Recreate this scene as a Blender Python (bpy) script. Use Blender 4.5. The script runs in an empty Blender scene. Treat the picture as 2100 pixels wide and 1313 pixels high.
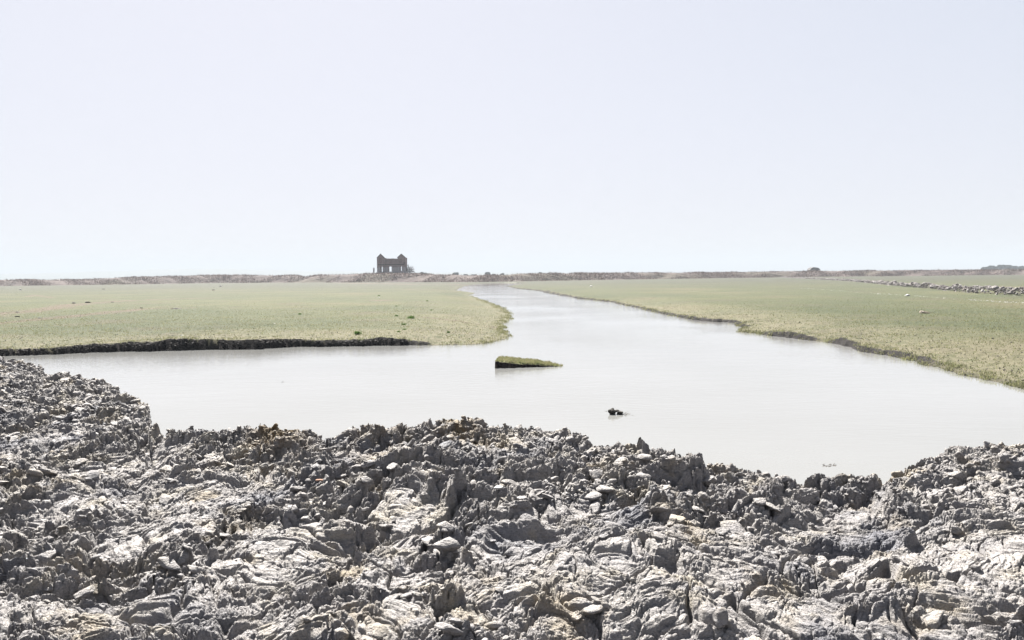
import bpy, math, random
import numpy as np
from mathutils import Matrix, Vector, noise as mnoise

R = math.radians
C = bpy.context.scene.collection
SC = bpy.context.scene
rng = np.random.default_rng(7)
random.seed(7)
F32 = np.float32

# ------------------------------------------------------------------ camera
H = 4.0                      # eye height above the water
FPX = 1648.0                 # focal length in photo pixels (photo 2100 x 1313)
PITCH = math.atan(94.5/FPX); ROLL = math.atan(22/2100)
fw = Vector((0, math.cos(PITCH), -math.sin(PITCH)))
r0 = Vector((1, 0, 0)); u0 = r0.cross(fw)
ca, sa = math.cos(ROLL), math.sin(ROLL)
rt = r0*ca - u0*sa; up = r0*sa + u0*ca
cam = bpy.data.cameras.new('camera'); cam.sensor_width = 36; cam.lens = 36*FPX/2100
cam.clip_start = .1; cam.clip_end = 30000
co = bpy.data.objects.new('camera', cam); C.objects.link(co)
co.matrix_world = Matrix(((rt.x, up.x, -fw.x, 0), (rt.y, up.y, -fw.y, 0), (rt.z, up.z, -fw.z, H), (0, 0, 0, 1)))
SC.camera = co

def ray(px, py):
    d = fw + rt*((px-1050)/FPX) + up*((656.5-py)/FPX)
    return d
def at(px, py, z=0.0):       # where the sight line meets the level z
    d = ray(px, py); t = (z-H)/d.z
    return Vector((0, 0, H)) + d*t
def atY(px, py, Y):          # where it meets the depth Y
    d = ray(px, py); t = Y/d.y
    return Vector((0, 0, H)) + d*t

# ------------------------------------------------------------------ light
SUN_EL, SUN_AZ = R(47), R(-18)          # azimuth from straight ahead, negative = left
w = bpy.data.worlds.new('World'); SC.world = w; w.use_nodes = True
nt = w.node_tree; nt.nodes.clear()
sky = nt.nodes.new('ShaderNodeTexSky'); sky.sky_type = 'NISHITA'; sky.sun_disc = False
sky.sun_elevation = SUN_EL; sky.sun_rotation = SUN_AZ
sky.air_density = 1.0; sky.dust_density = 1.2; sky.ozone_density = 1.0; sky.altitude = 0
hs = nt.nodes.new('ShaderNodeHueSaturation'); hs.inputs['Saturation'].default_value = 0.6
tn = nt.nodes.new('ShaderNodeMix'); tn.data_type = 'RGBA'; tn.blend_type = 'MULTIPLY'
tn.inputs[0].default_value = 1.0; tn.inputs[7].default_value = (0.985, 0.985, 1.07, 1)
bg = nt.nodes.new('ShaderNodeBackground'); bg.inputs[1].default_value = 0.094
wo = nt.nodes.new('ShaderNodeOutputWorld')
# thick bright veil: the sky saturates towards one even white, f(x) = a x/(x+b) + c x
def vm(op, *ins):
    n_ = nt.nodes.new('ShaderNodeVectorMath'); n_.operation = op
    for k_, x_ in enumerate(ins):
        if isinstance(x_, float): n_.inputs[k_].default_value = (x_, x_, x_)
        else: nt.links.new(x_, n_.inputs[k_])
    return n_.outputs[0]
q1 = vm('DIVIDE', sky.outputs[0], vm('ADD', sky.outputs[0], 1.6))
q2 = vm('MULTIPLY_ADD', sky.outputs[0], .0065, vm('MULTIPLY', q1, 1.74))
nt.links.new(q2, hs.inputs['Color']); nt.links.new(hs.outputs[0], tn.inputs[6])
nt.links.new(tn.outputs[2], bg.inputs[0]); nt.links.new(bg.outputs[0], wo.inputs[0])
sl = bpy.data.lights.new('sun', 'SUN'); sl.energy = 5.0; sl.angle = R(0.6); sl.color = (1, .965, .9)
so = bpy.data.objects.new('sun', sl); C.objects.link(so)
sd = Vector((math.sin(SUN_AZ)*math.cos(SUN_EL), math.cos(SUN_AZ)*math.cos(SUN_EL), math.sin(SUN_EL)))
so.rotation_euler = (-sd).to_track_quat('-Z', 'Y').to_euler(); so.location = (0, 0, 60)
SC.view_settings.view_transform = 'Standard'; SC.view_settings.look = 'None'
SC.view_settings.gamma = 1; SC.view_settings.exposure = 2.62
SC.cycles.max_bounces = 6; SC.cycles.volume_bounces = 1

# ------------------------------------------------------------------ numpy noise
_T = rng.random(65536).astype(F32)
def hsh(ix, iy, s):
    h = (ix*np.int64(73856093)) ^ (iy*np.int64(19349663)) ^ np.int64(s*83492791+1013)
    h = (h ^ (h >> 13))*np.int64(1274126177)
    return ((h ^ (h >> 16)) & 65535).astype(np.int64)
def rnd(ix, iy, s): return _T[hsh(ix, iy, s)]
def vn(x, y, s=0):           # gradient noise, about -1..1
    ix = np.floor(x); iy = np.floor(y); fx = (x-ix).astype(F32); fy = (y-iy).astype(F32)
    ix = ix.astype(np.int64); iy = iy.astype(np.int64)
    ux = fx*fx*fx*(fx*(fx*6-15)+10); uy = fy*fy*fy*(fy*(fy*6-15)+10)
    def g(dx, dy):
        a = rnd(ix+dx, iy+dy, s)*F32(6.2831853)
        return np.cos(a)*(fx-dx)+np.sin(a)*(fy-dy)
    a = g(0, 0); b = g(1, 0); c = g(0, 1); d = g(1, 1)
    return ((a+(b-a)*ux)+((c+(d-c)*ux)-(a+(b-a)*ux))*uy)*F32(1.5)
def fbm(x, y, s=0, o=4, g=.5):
    r = 0; a = 1.0
    for k in range(o):
        r = r+a*vn(x, y, s+k*17); x = x*2.03+11.3; y = y*2.03-7.1; a *= g
    return r
def worley(x, y, s=0):       # F1, F2, offset to the cell centre, three random values of the cell
    ix = np.floor(x).astype(np.int64); iy = np.floor(y).astype(np.int64)
    F1 = np.full(x.shape, 9, F32); F2 = F1.copy(); DX = np.zeros_like(F1); DY = np.zeros_like(F1)
    CX = ix.copy(); CY = iy.copy()
    for i in (-1, 0, 1):
        for j in (-1, 0, 1):
            cx = ix+i; cy = iy+j
            h = hsh(cx, cy, s)
            dx = (x-cx-_T[h]).astype(F32); dy = (y-cy-_T[(h+777) & 65535]).astype(F32)
            d = np.sqrt(dx*dx+dy*dy)
            m = d < F1
            F2 = np.where(m, F1, np.minimum(F2, d))
            F1 = np.where(m, d, F1); DX = np.where(m, dx, DX); DY = np.where(m, dy, DY)
            CX = np.where(m, cx, CX); CY = np.where(m, cy, CY)
    h = hsh(CX, CY, s)
    return F1, F2, DX, DY, _T[(h+1111) & 65535], _T[(h+2222) & 65535], _T[(h+3333) & 65535]
def sst(a, b, x):
    t = np.clip((x-a)/(b-a), 0, 1); return t*t*(3-2*t)

# ------------------------------------------------------------------ mesh helpers
def tag(o, label=None, cat=None, group=None, kind=None):
    if label: o['label'] = label
    if cat: o['category'] = cat
    if group: o['group'] = group
    if kind: o['kind'] = kind
    return o
def link(name, me, mat, parent=None, loc=None):
    if mat: me.materials.append(mat)
    o = bpy.data.objects.new(name, me); C.objects.link(o)
    if parent: o.parent = parent
    if loc is not None: o.location = loc
    return o
def npmesh(name, V, Fc, mat, smooth=True, attrs=None, parent=None):
    V = np.ascontiguousarray(V, F32); Fc = np.ascontiguousarray(Fc, np.int32)
    me = bpy.data.meshes.new(name); n = Fc.shape[1]
    me.vertices.add(len(V)); me.vertices.foreach_set('co', V.ravel())
    me.loops.add(Fc.size); me.loops.foreach_set('vertex_index', Fc.ravel())
    me.polygons.add(len(Fc)); me.polygons.foreach_set('loop_start', np.arange(0, Fc.size, n, dtype=np.int32))
    if smooth is not False:
        me.polygons.foreach_set('use_smooth', np.ones(len(Fc), bool))
    me.update(calc_edges=True)
    for k, a in (attrs or {}).items():
        at_ = me.attributes.new(k, 'FLOAT', 'POINT'); at_.data.foreach_set('value', np.ascontiguousarray(a, F32).ravel())
    return link(name, me, mat, parent)
def grid_faces(nr, nc, keep=None):
    i = np.arange(nr*nc, dtype=np.int32).reshape(nr, nc)
    f = np.stack([i[:-1, :-1], i[:-1, 1:], i[1:, 1:], i[1:, :-1]], -1).reshape(-1, 4)
    if keep is not None: f = f[keep[:-1, :-1].ravel()]
    return f
class MB:
    def __init__(s): s.v = []; s.f = []
    def poly(s, pts):
        b = len(s.v); s.v += [tuple(p) for p in pts]; s.f.append(tuple(range(b, b+len(pts))))
    def box(s, x0, x1, y0, y1, z0, z1):
        b = len(s.v)
        s.v += [(x0,y0,z0),(x1,y0,z0),(x1,y1,z0),(x0,y1,z0),(x0,y0,z1),(x1,y0,z1),(x1,y1,z1),(x0,y1,z1)]
        s.f += [tuple(b+k for k in q) for q in ((0,3,2,1),(4,5,6,7),(0,1,5,4),(1,2,6,5),(2,3,7,6),(3,0,4,7))]
    def prism(s, pts, y0, y1):      # pts: (x,z) outline, extruded in y
        b = len(s.v); n = len(pts)
        s.v += [(x, y0, z) for x, z in pts]+[(x, y1, z) for x, z in pts]
        s.f.append(tuple(b+k for k in range(n))); s.f.append(tuple(b+n+k for k in reversed(range(n))))
        for k in range(n): s.f.append((b+k, b+n+k, b+n+(k+1) % n, b+(k+1) % n))
    def tube(s, p, q, r1, r2, n=5):
        p = Vector(p); q = Vector(q); d = (q-p)
        if d.length < 1e-6: return
        d.normalize(); a = d.orthogonal().normalized(); c = d.cross(a)
        b = len(s.v)
        for P, r in ((p, r1), (q, r2)):
            for k in range(n):
                t = 2*math.pi*k/n; s.v.append(tuple(P+a*(math.cos(t)*r)+c*(math.sin(t)*r)))
        for k in range(n): s.f.append((b+k, b+(k+1) % n, b+n+(k+1) % n, b+n+k))
        s.f.append(tuple(b+n+k for k in range(n)))
    def build(s, name, mat, parent=None, smooth=False):
        me = bpy.data.meshes.new(name); me.from_pydata(s.v, [], s.f); me.update()
        if smooth:
            for p in me.polygons: p.use_smooth = True
        return link(name, me, mat, parent)
def empty(name, loc, rz=0):
    o = bpy.data.objects.new(name, None); C.objects.link(o); o.location = loc; o.rotation_euler.z = rz
    o.empty_display_size = .3
    return o

# ------------------------------------------------------------------ materials
ALB = .35                    # overall albedo calibration
class NT:
    def __init__(s, name, rough=.8, spec=.3):
        s.m = bpy.data.materials.new(name); s.m.use_nodes = True; s.t = s.m.node_tree
        s.b = s.t.nodes['Principled BSDF']; s.b.inputs['Roughness'].default_value = rough
        s.b.inputs['Specular IOR Level'].default_value = spec
        g = s.t.nodes.new('ShaderNodeNewGeometry'); s.pos = g.outputs['Position']; s.geo = g
    def n(s, t, **k):
        o = s.t.nodes.new(t)
        for a, b in k.items(): setattr(o, a, b)
        return o
    def l(s, a, b): s.t.links.new(a, b)
    def map(s, scale=(1, 1, 1), rot=(0, 0, 0), src=None):
        m = s.n('ShaderNodeMapping'); m.inputs['Scale'].default_value = scale; m.inputs['Rotation'].default_value = rot
        s.l(src or s.pos, m.inputs[0]); return m.outputs[0]
    def noise(s, scale, detail=4, rough=.5, vec=None, dist=0):
        o = s.n('ShaderNodeTexNoise'); o.inputs['Scale'].default_value = scale; o.inputs['Detail'].default_value = detail
        o.inputs['Roughness'].default_value = rough; o.inputs['Distortion'].default_value = dist
        s.l(vec or s.pos, o.inputs['Vector']); return o.outputs['Fac']
    def voro(s, scale, feat='F1', vec=None):
        o = s.n('ShaderNodeTexVoronoi'); o.feature = feat; o.inputs['Scale'].default_value = scale
        s.l(vec or s.pos, o.inputs['Vector']); return o
    def rng(s, v, a, b, c=0, d=1):
        o = s.n('ShaderNodeMapRange'); s.l(v, o.inputs[0])
        for k, x in zip((1, 2, 3, 4), (a, b, c, d)): o.inputs[k].default_value = x
        return o.outputs[0]
    def attr(s, name):
        o = s.n('ShaderNodeAttribute'); o.attribute_name = name; return o.outputs['Fac']
    def math(s, op, a, b=None):
        o = s.n('ShaderNodeMath', operation=op)
        for k, x in ((0, a), (1, b)):
            if x is None: continue
            if isinstance(x, (int, float)): o.inputs[k].default_value = x
            else: s.l(x, o.inputs[k])
        return o.outputs[0]
    def mix(s, f, a, b):
        o = s.n('ShaderNodeMix', data_type='RGBA')
        if isinstance(f, (int, float)): o.inputs[0].default_value = f
        else: s.l(f, o.inputs[0])
        for k, x in ((6, a), (7, b)):
            if isinstance(x, tuple): o.inputs[k].default_value = (*x, 1)
            else: s.l(x, o.inputs[k])
        return o.outputs[2]
    def col(s, x):
        o = s.n('ShaderNodeMix', data_type='RGBA', blend_type='MULTIPLY'); o.inputs[0].default_value = 1
        o.inputs[7].default_value = (ALB, ALB, ALB, 1)
        s.l(x, o.inputs[6]); s.l(o.outputs[2], s.b.inputs['Base Color'])
    def bump(s, h, dist, strength=1, nrm=None):
        o = s.n('ShaderNodeBump'); o.inputs['Distance'].default_value = dist; o.inputs['Strength'].default_value = strength
        s.l(h, o.inputs['Height'])
        if nrm: s.l(nrm, o.inputs['Normal'])
        return o.outputs[0]
    def nrm(s, x): s.l(x, s.b.inputs['Normal'])

def mat_mud(name='wet_grey_clay', warm=0.0):
    k = NT(name, .7, .25)
    big = k.noise(.55, 4, .55); mid = k.noise(3.2, 4, .6); fine = k.noise(26, 5, .65); grit = k.noise(120, 2, .6)
    c = k.mix(k.rng(mid, .35, .65), (.28, .27, .265), (.36, .345, .32))
    c = k.mix(k.rng(k.noise(1.7, 3, .6), .53, .68, 0, .6), c, (.41, .37, .28))          # dried yellowish crust
    c = k.mix(k.rng(k.noise(1.15, 4, .6, k.map((1, 1, 1), (0, 0, 1))), .56, .68, 0, .65), c, (.36, .30, .20))
    c = k.mix(k.rng(big, .54, .68), c, (.165, .17, .19))                           # damp blue-grey clay
    c = k.mix(k.rng(fine, .56, .7, 0, .55), c, (.46, .44, .41))
    c = k.mix(k.rng(fine, .44, .30, 0, .6), c, (.15, .145, .14))
    c = k.mix(k.rng(grit, .60, .75, 0, .5), c, (.06, .055, .05))
    c = k.mix(k.math('MULTIPLY', k.attr('brown'), k.rng(k.noise(5, 3), .35, .55)), c, (.22, .165, .09))
    o_ = k.n('ShaderNodeMix', data_type='RGBA', blend_type='MULTIPLY', clamp_result=True); o_.inputs[0].default_value = 1; o_.inputs[7].default_value = (1.74, 1.70, 1.75, 1); k.l(c, o_.inputs[6]); c = o_.outputs[2]
    k.col(c)
    k.l(k.rng(mid, .3, .7, .62, .9), k.b.inputs['Roughness'])
    b1 = k.bump(fine, .035, .9)
    vo = k.voro(34, 'F1', k.map((1, 1, 1.4))); b1 = k.bump(vo.outputs['Distance'], .02, .7, b1)
    fl = k.noise(5, 5, .6, k.map((1, 1, 5.5))); b1 = k.bump(fl, .05, .9, b1)
    b2 = k.bump(grit, .010, .9, b1)
    k.nrm(b2)
    return k.m
def mat_field():
    k = NT('marsh_turf', .95, .1)
    edge = k.attr('edge'); rightness = k.attr('side'); track = k.attr('track'); wall = k.attr('wall'); far = k.attr('far')
    big = k.noise(.045, 4, .6); mid = k.noise(.35, 4, .6); fine = k.noise(2.6, 4, .7); tiny = k.noise(19, 3, .7)
    c = k.mix(k.rng(mid, .35, .65), (.125, .140, .066), (.165, .168, .085))
    c = k.mix(k.rng(big, .42, .60, 0, .8), c, (.098, .118, .062))
    c = k.mix(k.rng(big, .45, .32, 0, .65), c, (.20, .168, .105))
    c = k.mix(k.rng(k.noise(.13, 4, .65), .52, .66, 0, .5), c, (.165, .135, .10))
    c = k.mix(k.rng(k.noise(.9, 4, .7), .55, .72, 0, .5), c, (.20, .185, .095))
    e = k.math('MULTIPLY', edge, k.rng(fine, .36, .56))
    c = k.mix(k.math('MULTIPLY', e, .8), c, (.31, .275, .19))                        # dry straw and silt near the water
    c = k.mix(k.math('MULTIPLY', far, .75), c, (.088, .088, .072))
    c = k.mix(k.math('MULTIPLY', track, k.rng(fine, .3, .6, .25, .95)), c, (.20, .145, .115))
    c = k.mix(k.rng(tiny, .58, .70, 0, .6), c, (.33, .31, .22))
    c = k.mix(k.rng(tiny, .40, .30, 0, .6), c, (.06, .068, .038))
    c = k.mix(wall, c, k.mix(k.rng(fine, .4, .6), (.022, .019, .02), (.06, .053, .052)))
    k.col(c)
    k.nrm(k.bump(tiny, .10, .8, k.bump(fine, .18, .6)))
    return k.m
def mat_water():
    k = NT('silty_water', .04, .5)
    k.b.inputs['IOR'].default_value = 1.333
    n = k.noise(.09, 3, .5)
    k.col(k.mix(k.rng(n, .35, .65), (.318, .318, .308), (.35, .35, .345)))
    v1 = k.map((1.0, 2.2, 1), (0, 0, R(12))); w1 = k.noise(2.2, 3, .55, v1); w2 = k.noise(.5, 3, .5, v1)
    calm = k.rng(k.noise(.06, 3, .5), .38, .6, .25, 1)
    sep = k.n('ShaderNodeSeparateXYZ'); k.l(k.pos, sep.inputs[0])
    wind = k.math('MULTIPLY', calm, k.rng(sep.outputs['Y'], 16, 50, .12, .6))
    b = k.n('ShaderNodeBump'); b.inputs['Distance'].default_value = .035
    k.l(w1, b.inputs['Height']); k.l(wind, b.inputs['Strength'])
    k.nrm(k.bump(w2, .02, .35, b.outputs[0]))
    return k.m
def mat_noise(name, c1, c2, scale=4, rough=.9, spec=.2, bump=0, c3=None, detail=4):
    k = NT(name, rough, spec)
    n = k.noise(scale, detail, .65)
    c = k.mix(k.rng(n, .35, .65), c1, c2)
    if c3: c = k.mix(k.rng(k.noise(scale*.23, 3, .6), .5, .66), c, c3)
    k.col(c)
    if bump: k.nrm(k.bump(n, bump, .8))
    return k.m
def mat_blade(name, cs, sc=1.3):
    k = NT(name, .8, .15)
    n = k.noise(sc, 3, .6); n2 = k.noise(30, 1, .5)
    c = k.mix(k.rng(n, .38, .62), cs[0], cs[1]); c = k.mix(k.rng(n2, .5, .62), c, cs[2]); k.col(c)
    tr = k.n('ShaderNodeBsdfTranslucent'); ms = k.n('ShaderNodeMixShader'); ms.inputs[0].default_value = .45
    src = k.b.inputs['Base Color'].links[0].from_socket; k.l(src, tr.inputs[0])
    out = k.t.nodes['Material Output']; k.l(k.b.outputs[0], ms.inputs[1]); k.l(tr.outputs[0], ms.inputs[2]); k.l(ms.outputs[0], out.inputs['Surface'])
    return k.m
def mat_masonry():
    k = NT('ruined_masonry', .9, .15)
    br = k.n('ShaderNodeTexBrick'); br.inputs['Scale'].default_value = 1.0
    br.inputs['Brick Width'].default_value = .5; br.inputs['Row Height'].default_value = .2; br.inputs['Mortar Size'].default_value = .02
    for i, c in ((1, (.56, .32, .27)), (2, (.36, .23, .22)), (3, (.55, .46, .44))): br.inputs[i].default_value = (*c, 1)
    tc = k.n('ShaderNodeTexCoord'); mp = k.n('ShaderNodeMapping'); mp.inputs['Rotation'].default_value = (R(90), 0, 0)
    k.l(tc.outputs['Object'], mp.inputs[0]); k.l(mp.outputs[0], br.inputs['Vector'])
    sep = k.n('ShaderNodeSeparateXYZ'); k.l(tc.outputs['Object'], sep.inputs[0])
    n = k.noise(.55, 4, .65, tc.outputs['Object']); n2 = k.noise(3, 3, .6, tc.outputs['Object'])
    low = k.rng(k.math('ADD', sep.outputs['Z'], k.math('MULTIPLY', n, 1.6)), 5.6, 4.6)   # old plaster stays on the lower storey
    c = k.mix(k.math('MULTIPLY', low, k.rng(n2, .36, .5, .35, .9)), br.outputs['Color'], (.80, .76, .78))
    c = k.mix(k.rng(n, .55, .7, 0, .7), c, (.075, .06, .06))
    k.col(c); k.nrm(k.bump(n2, .05, .7))
    return k.m

M_MUD = mat_mud()
M_FIELD = mat_field()
M_WATER = mat_water()

# ------------------------------------------------------------------ foreground: churned clay bank
CREST = [(-600,700,38),(-200,722,36),(0,736,33),(50,747,32),(85,758,31),(100,777,29.5),(130,769,27.5),(165,770,27),(200,783,26.5),(240,797,25.5),
 (262,815,25),(290,823,24.3),(303,832,23.8),(310,868,20.5),(330,878,19.8),(380,882,19.5),(430,874,19.5),(465,878,19.4),(490,888,19.2),(540,887,19.2),
 (590,880,19.3),(640,888,19),(680,906,18.6),(700,898,18.6),(760,882,19),(810,878,19),(870,873,19.3),(900,870,19.3),(930,864,19.5),(985,861,19.5),
 (1000,872,19),(1050,870,19),(1120,870,19),(1165,877,18.7),(1200,897,18),(1212,913,17.5),(1270,911,17.6),(1330,914,17.5),(1370,912,17.4),
 (1400,926,17.1),(1440,944,16.6),(1520,951,16.2),(1560,957,16),(1620,972,15.4),(1650,972,15.4),(1700,965,15.6),(1760,959,15.7),(1860,960,15.4),
 (1880,947,15.6),(1900,933,16),(1980,920,16.3),(2040,914,16.4),(2100,910,16.4),(2300,900,16.4),(2800,900,16.4)]
cu, cY, cz = [], [], []
for px, py, Y in CREST:
    Y *= .70 if px > 306 else .84
    py += np.interp(px, [0, 60, 303, 400, 1500, 1600, 1650, 1770, 1800, 1860, 1900, 2100], [6, 4, 4, 4, 9, 12, 33, 36, 8, 4, 12, 9])
    p = atY(px, py, Y); cu.append(p.x/Y); cY.append(Y); cz.append(p.z)
NC, NR = 2100, 1600
def spread(n, core, wide, m):    # even columns in the middle, ever wider ones towards the sides
    a = np.linspace(-core, core, n-2*m); d = a[1]-a[0]; k_ = np.arange(1, m+1)/m; t_ = core+d*m*k_+(wide-core-d*m)*k_**3
    return np.concatenate([-t_[::-1], a, t_])
uu = spread(NC, .68, 1.7, 130)
lY = np.exp(np.linspace(math.log(4.6), math.log(34), NR))
U, Y = np.meshgrid(uu, lY)
X = (U*Y)
Yc = np.interp(U, cu, cY); Zc = np.interp(U, cu, cz)
Xw = X + .35*vn(X*.9, Y*.9, 5)+.10*vn(X*3.1, Y*3.1, 6); Yw = Y + .35*vn(X*.9, Y*.9, 7)+.10*vn(X*3.1, Y*3.1, 8)
# base slope down from the bank the viewer stands on to the crest at the water
z0 = .98
t = (Y-6)/(Yc-6)
ker = np.exp(-np.linspace(-2.2, 2.2, 241)**2); ker /= ker.sum()
cYs = np.convolve(np.pad(Yc[0], 120, 'edge'), ker, 'valid'); cZs = np.convolve(np.pad(Zc[0], 120, 'edge'), ker, 'valid')
ts = np.clip((Y-6)/(cYs[None]-6), -.2, 1)
base = z0+(cZs[None]-z0)*ts
base = base+(Zc-cZs[None])*sst(.86, 1, Y/Yc)
Ycs = np.broadcast_to(cYs[None], Y.shape)
base = base + .16*fbm(X*.35, Y*.35, 40, 3)*np.clip((1-t)*4, 0, 1)
back = np.maximum(Y-Yc, 0)
base = base - np.minimum(back*.55+.15*sst(0, .4, back), 2.6)
# groove between near bank and far left mound
g = np.exp(-((Y-16.5)/1.0)**2)*sst(-.40, -.50, U); base = base-.30*g
# smooth sliced patches: px, py, half width, half height (photo px), tilt, z guess
PATCH = [(1075,1120,95,60),(790,1130,95,65),(1790,1090,190,42),(1870,1190,170,60),(330,1060,150,50),(430,1235,210,45),(250,965,110,30),
 (600,1130,130,50),(1330,1100,80,45),(1560,1210,120,60),(1985,1110,140,35),(740,935,75,22),(1010,1180,130,45),(930,1270,150,30),(1690,1040,110,35),
 (120,1290,180,30),(860,1050,80,30),(1660,1290,180,35),(60,1010,70,26),(560,1290,150,26),(1240,1200,110,40),(1980,950,120,30)]
S = np.zeros_like(X)
for px, py, hw, hh in PATCH:
    zz = 1.1
    for _ in range(4):
        p = at(px, py, zz); ic = np.interp(p.x/p.y, cu, cY); zc_ = np.interp(p.x/p.y, cu, cz); zz = z0+(zc_-z0)*min(1, (p.y-6)/(ic-6))
    a = at(px, py-hh, zz); b = at(px, py+hh, zz); c = at(px+hw, py, zz)
    ry = abs(a.y-b.y)/2; rx = abs(c.x-p.x)
    q = np.sqrt(((Xw-p.x)/rx)**2+((Yw-p.y)/ry)**2)+.22*vn(X*2.3, Y*2.3, 99)
    S = np.maximum(S, sst(1.15, .8, q))
S = np.maximum(S, .85*sst(.22, .42, vn(X*.42+3.1, Y*.42, 61)))        # other scraped places
S = np.maximum(S, .95*sst(.10, .26, U+.05*vn(X, Y, 64))*sst(9.6, 8.2, Y+.6*vn(X*.8, Y*.8, 65))*sst(-.45, -.1, vn(X*.7+9, Y*.7, 66)))
S = np.maximum(S, .9*sst(7.4, 6.9, Y)*sst(-.2, .1, vn(X*.8+5, Y*.8, 67)))
S = S*sst(0, 1.6, Ycs-Y)
M = (1-S*.78)*(1-.45*sst(.47, .53, U))
# local grain direction: diagonal at the left, along the bank at the right
ang = (R(62)-R(48)*sst(-.15, .55, U)+R(28)*vn(X*.22, Y*.22, 71))
# direction field quantised into patches so that cells keep one frame
def cells(sc, seed, stretch=1.0, angle=None):
    a = R(40) if angle is None else angle
    cx, sx = math.cos(a), math.sin(a)
    px_ = (Xw*cx+Yw*sx)/(sc*stretch); py_ = (-Xw*sx+Yw*cx)/sc
    F1, F2, DX, DY, r1, r2, r3 = worley(px_, py_, seed)
    return F2-F1, DX, DY, r1, r2, r3
lft = sst(.15, -.05, U+.12*vn(X*.3, Y*.3, 3))
def layer(sc, seed, amp, tilt, crack, st):
    out = 0
    for wgt, a in ((lft, R(58)), (1-lft, R(8))):
        e, DX, DY, r1, r2, r3 = cells(sc, seed, st, a); seed += 1
        edge = np.exp(-e/.08)
        dome = np.minimum(e, .6)
        k_ = sst(0, .16, e)
        out = out + wgt*(k_*(amp*((r1-.35)*2+dome*1.3) + sc*tilt*((r2-.5)*2*DX+(r3-.5)*2*DY)) - 1.45*crack*edge)
    return out
h = base.copy()
cn = .25+.75*sst(0, 1.6, Ycs-Y)
h += .12*fbm(Xw*.9, Yw*.9, 10, 3)*(.3+.7*M)*cn+.022*fbm(Xw*3.2, Yw*3.2, 15, 4)
h += layer(.95, 11, .055, .17, .06, 1.5)*(.5+.5*M)
h += layer(.40, 21, .040, .28, .06, 1.6)*M*(.4+.9*sst(-.4, .4, vn(X*.8, Y*.8, 14)))
h += layer(.19, 31, .036, .45, .040, 1.4)*(M*.94+.06)
h += layer(.09, 41, .020, .55, .022, 1.3)*(M*.85+.15)
h += layer(.042, 45, .010, .60, .012, 1.2)*(M*.7+.25)*sst(-.5, .1, vn(X*2, Y*2, 47)+M*.5)
m2 = sst(-.25, .35, vn(X*1.3, Y*1.3, 77))
h += .030*fbm(Xw*4.5, Yw*4.5, 50, 3)*M*m2
h += (.018*np.abs(vn(Xw*9, Yw*9, 55))+.012*np.abs(vn(Xw*19, Yw*19, 56))+.006*vn(Xw*37, Yw*37, 57))*(.3+.7*M)
# tooth and blade striations in the sliced clay
for wgt, a in ((lft, R(58)), (1-lft, R(8))):
    a2 = a; q = (-Xw*math.sin(a2)+Yw*math.cos(a2)); q2 = (Xw*math.cos(a2)+Yw*math.sin(a2))
    st_ = .018*np.abs(vn(q*7, q2*.8, 81))+.007*vn(q*24, q2*1.6, 82)
    h -= wgt*st_*(.35+.65*S)*1.1
# drying cracks over the sliced clay
e1 = cells(.75, 91, 1.3, R(20))[0]; e2 = cells(.30, 95, 1.2, R(70))[0]
h -= S*(.10*np.exp(-(e1/.035)**2)+.045*np.exp(-(e2/.055)**2)*sst(-.3, .2, vn(X*.8, Y*.8, 97)))
pits = vn(X*7, Y*7, 98)
h -= S*.02*sst(.35, .6, pits)
h -= .05
# the scoop cut by a digger bucket, middle of the picture
p = at(1075, 1118, 1.15)
sx = (X-p.x-.15*(Y-p.y))/.50; sy = (Y-p.y)/.80
h -= .19*np.clip(1-np.abs(sx)**3.5, 0, 1)*sst(-1.3, .75, sy)*sst(1.0, .86, sy+.07*vn(X*4, Y*4, 12))
h += .03*np.exp(-((np.abs(sx)-1.15)/.13)**2)*sst(-1.1, -.2, sy)*sst(1.1, .7, sy)
# a long dark gully lower right
def gully(P, wd, dp):
    global h
    pts = [at(a, b, 1.12) for a, b in P]
    D = np.full(X.shape, 9.0)
    for a, b in zip(pts[:-1], pts[1:]):
        vx, vy = b.x-a.x, b.y-a.y; L = vx*vx+vy*vy
        tt = np.clip(((Xw-a.x)*vx+(Yw-a.y)*vy)/L, 0, 1)
        D = np.minimum(D, np.hypot(Xw-a.x-tt*vx, Yw-a.y-tt*vy))
    h -= dp*sst(wd, wd*.35, D)
gully([(1630,1175),(1690,1200),(1750,1180),(1800,1180)], .09, .17)
gully([(1800,1160),(1850,1180),(1900,1165),(1960,1160)], .08, .17)
gully([(700,1130),(715,1110),(730,1075)], .05, .15)
gully([(970,1120),(985,1095),(975,1075)], .06, .16)
gully([(1520,1225),(1600,1265),(1680,1290)], .06, .12)
gully([(1985,1270),(2010,1240),(2060,1255),(2120,1230)], .09, .18)
gully([(860,1130),(900,1150),(950,1140),(985,1120)], .06, .10)
gully([(240,1190),(330,1175),(420,1150)], .06, .12)
gully([(60,1160),(110,1150),(190,1130)], .06, .12)
# sideways displacement makes overhangs
ox = .045*vn(X*5, Y*5, 201)*M+.02*vn(X*13, Y*13, 203)*M; oy = .045*vn(X*5, Y*5, 202)*M+.02*vn(X*13, Y*13, 204)*M-.10*(h-base)*M
MX, MY, MZ = X+ox, Y+oy, h
brown = np.maximum(np.exp(-((U+.295)/.035)**2), np.maximum(.9*np.exp(-((U+.07)/.03)**2), .5*np.exp(-((U+.17)/.04)**2)))*sst(2.0, .7, Yc-Y)
keep = (MZ > -.75)
V = np.stack([MX, MY, MZ], -1).reshape(-1, 3)
mud = npmesh('mud_bank', V, grid_faces(NR, NC, keep), M_MUD, attrs={'brown': brown})
tag(mud, kind='structure')

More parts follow.
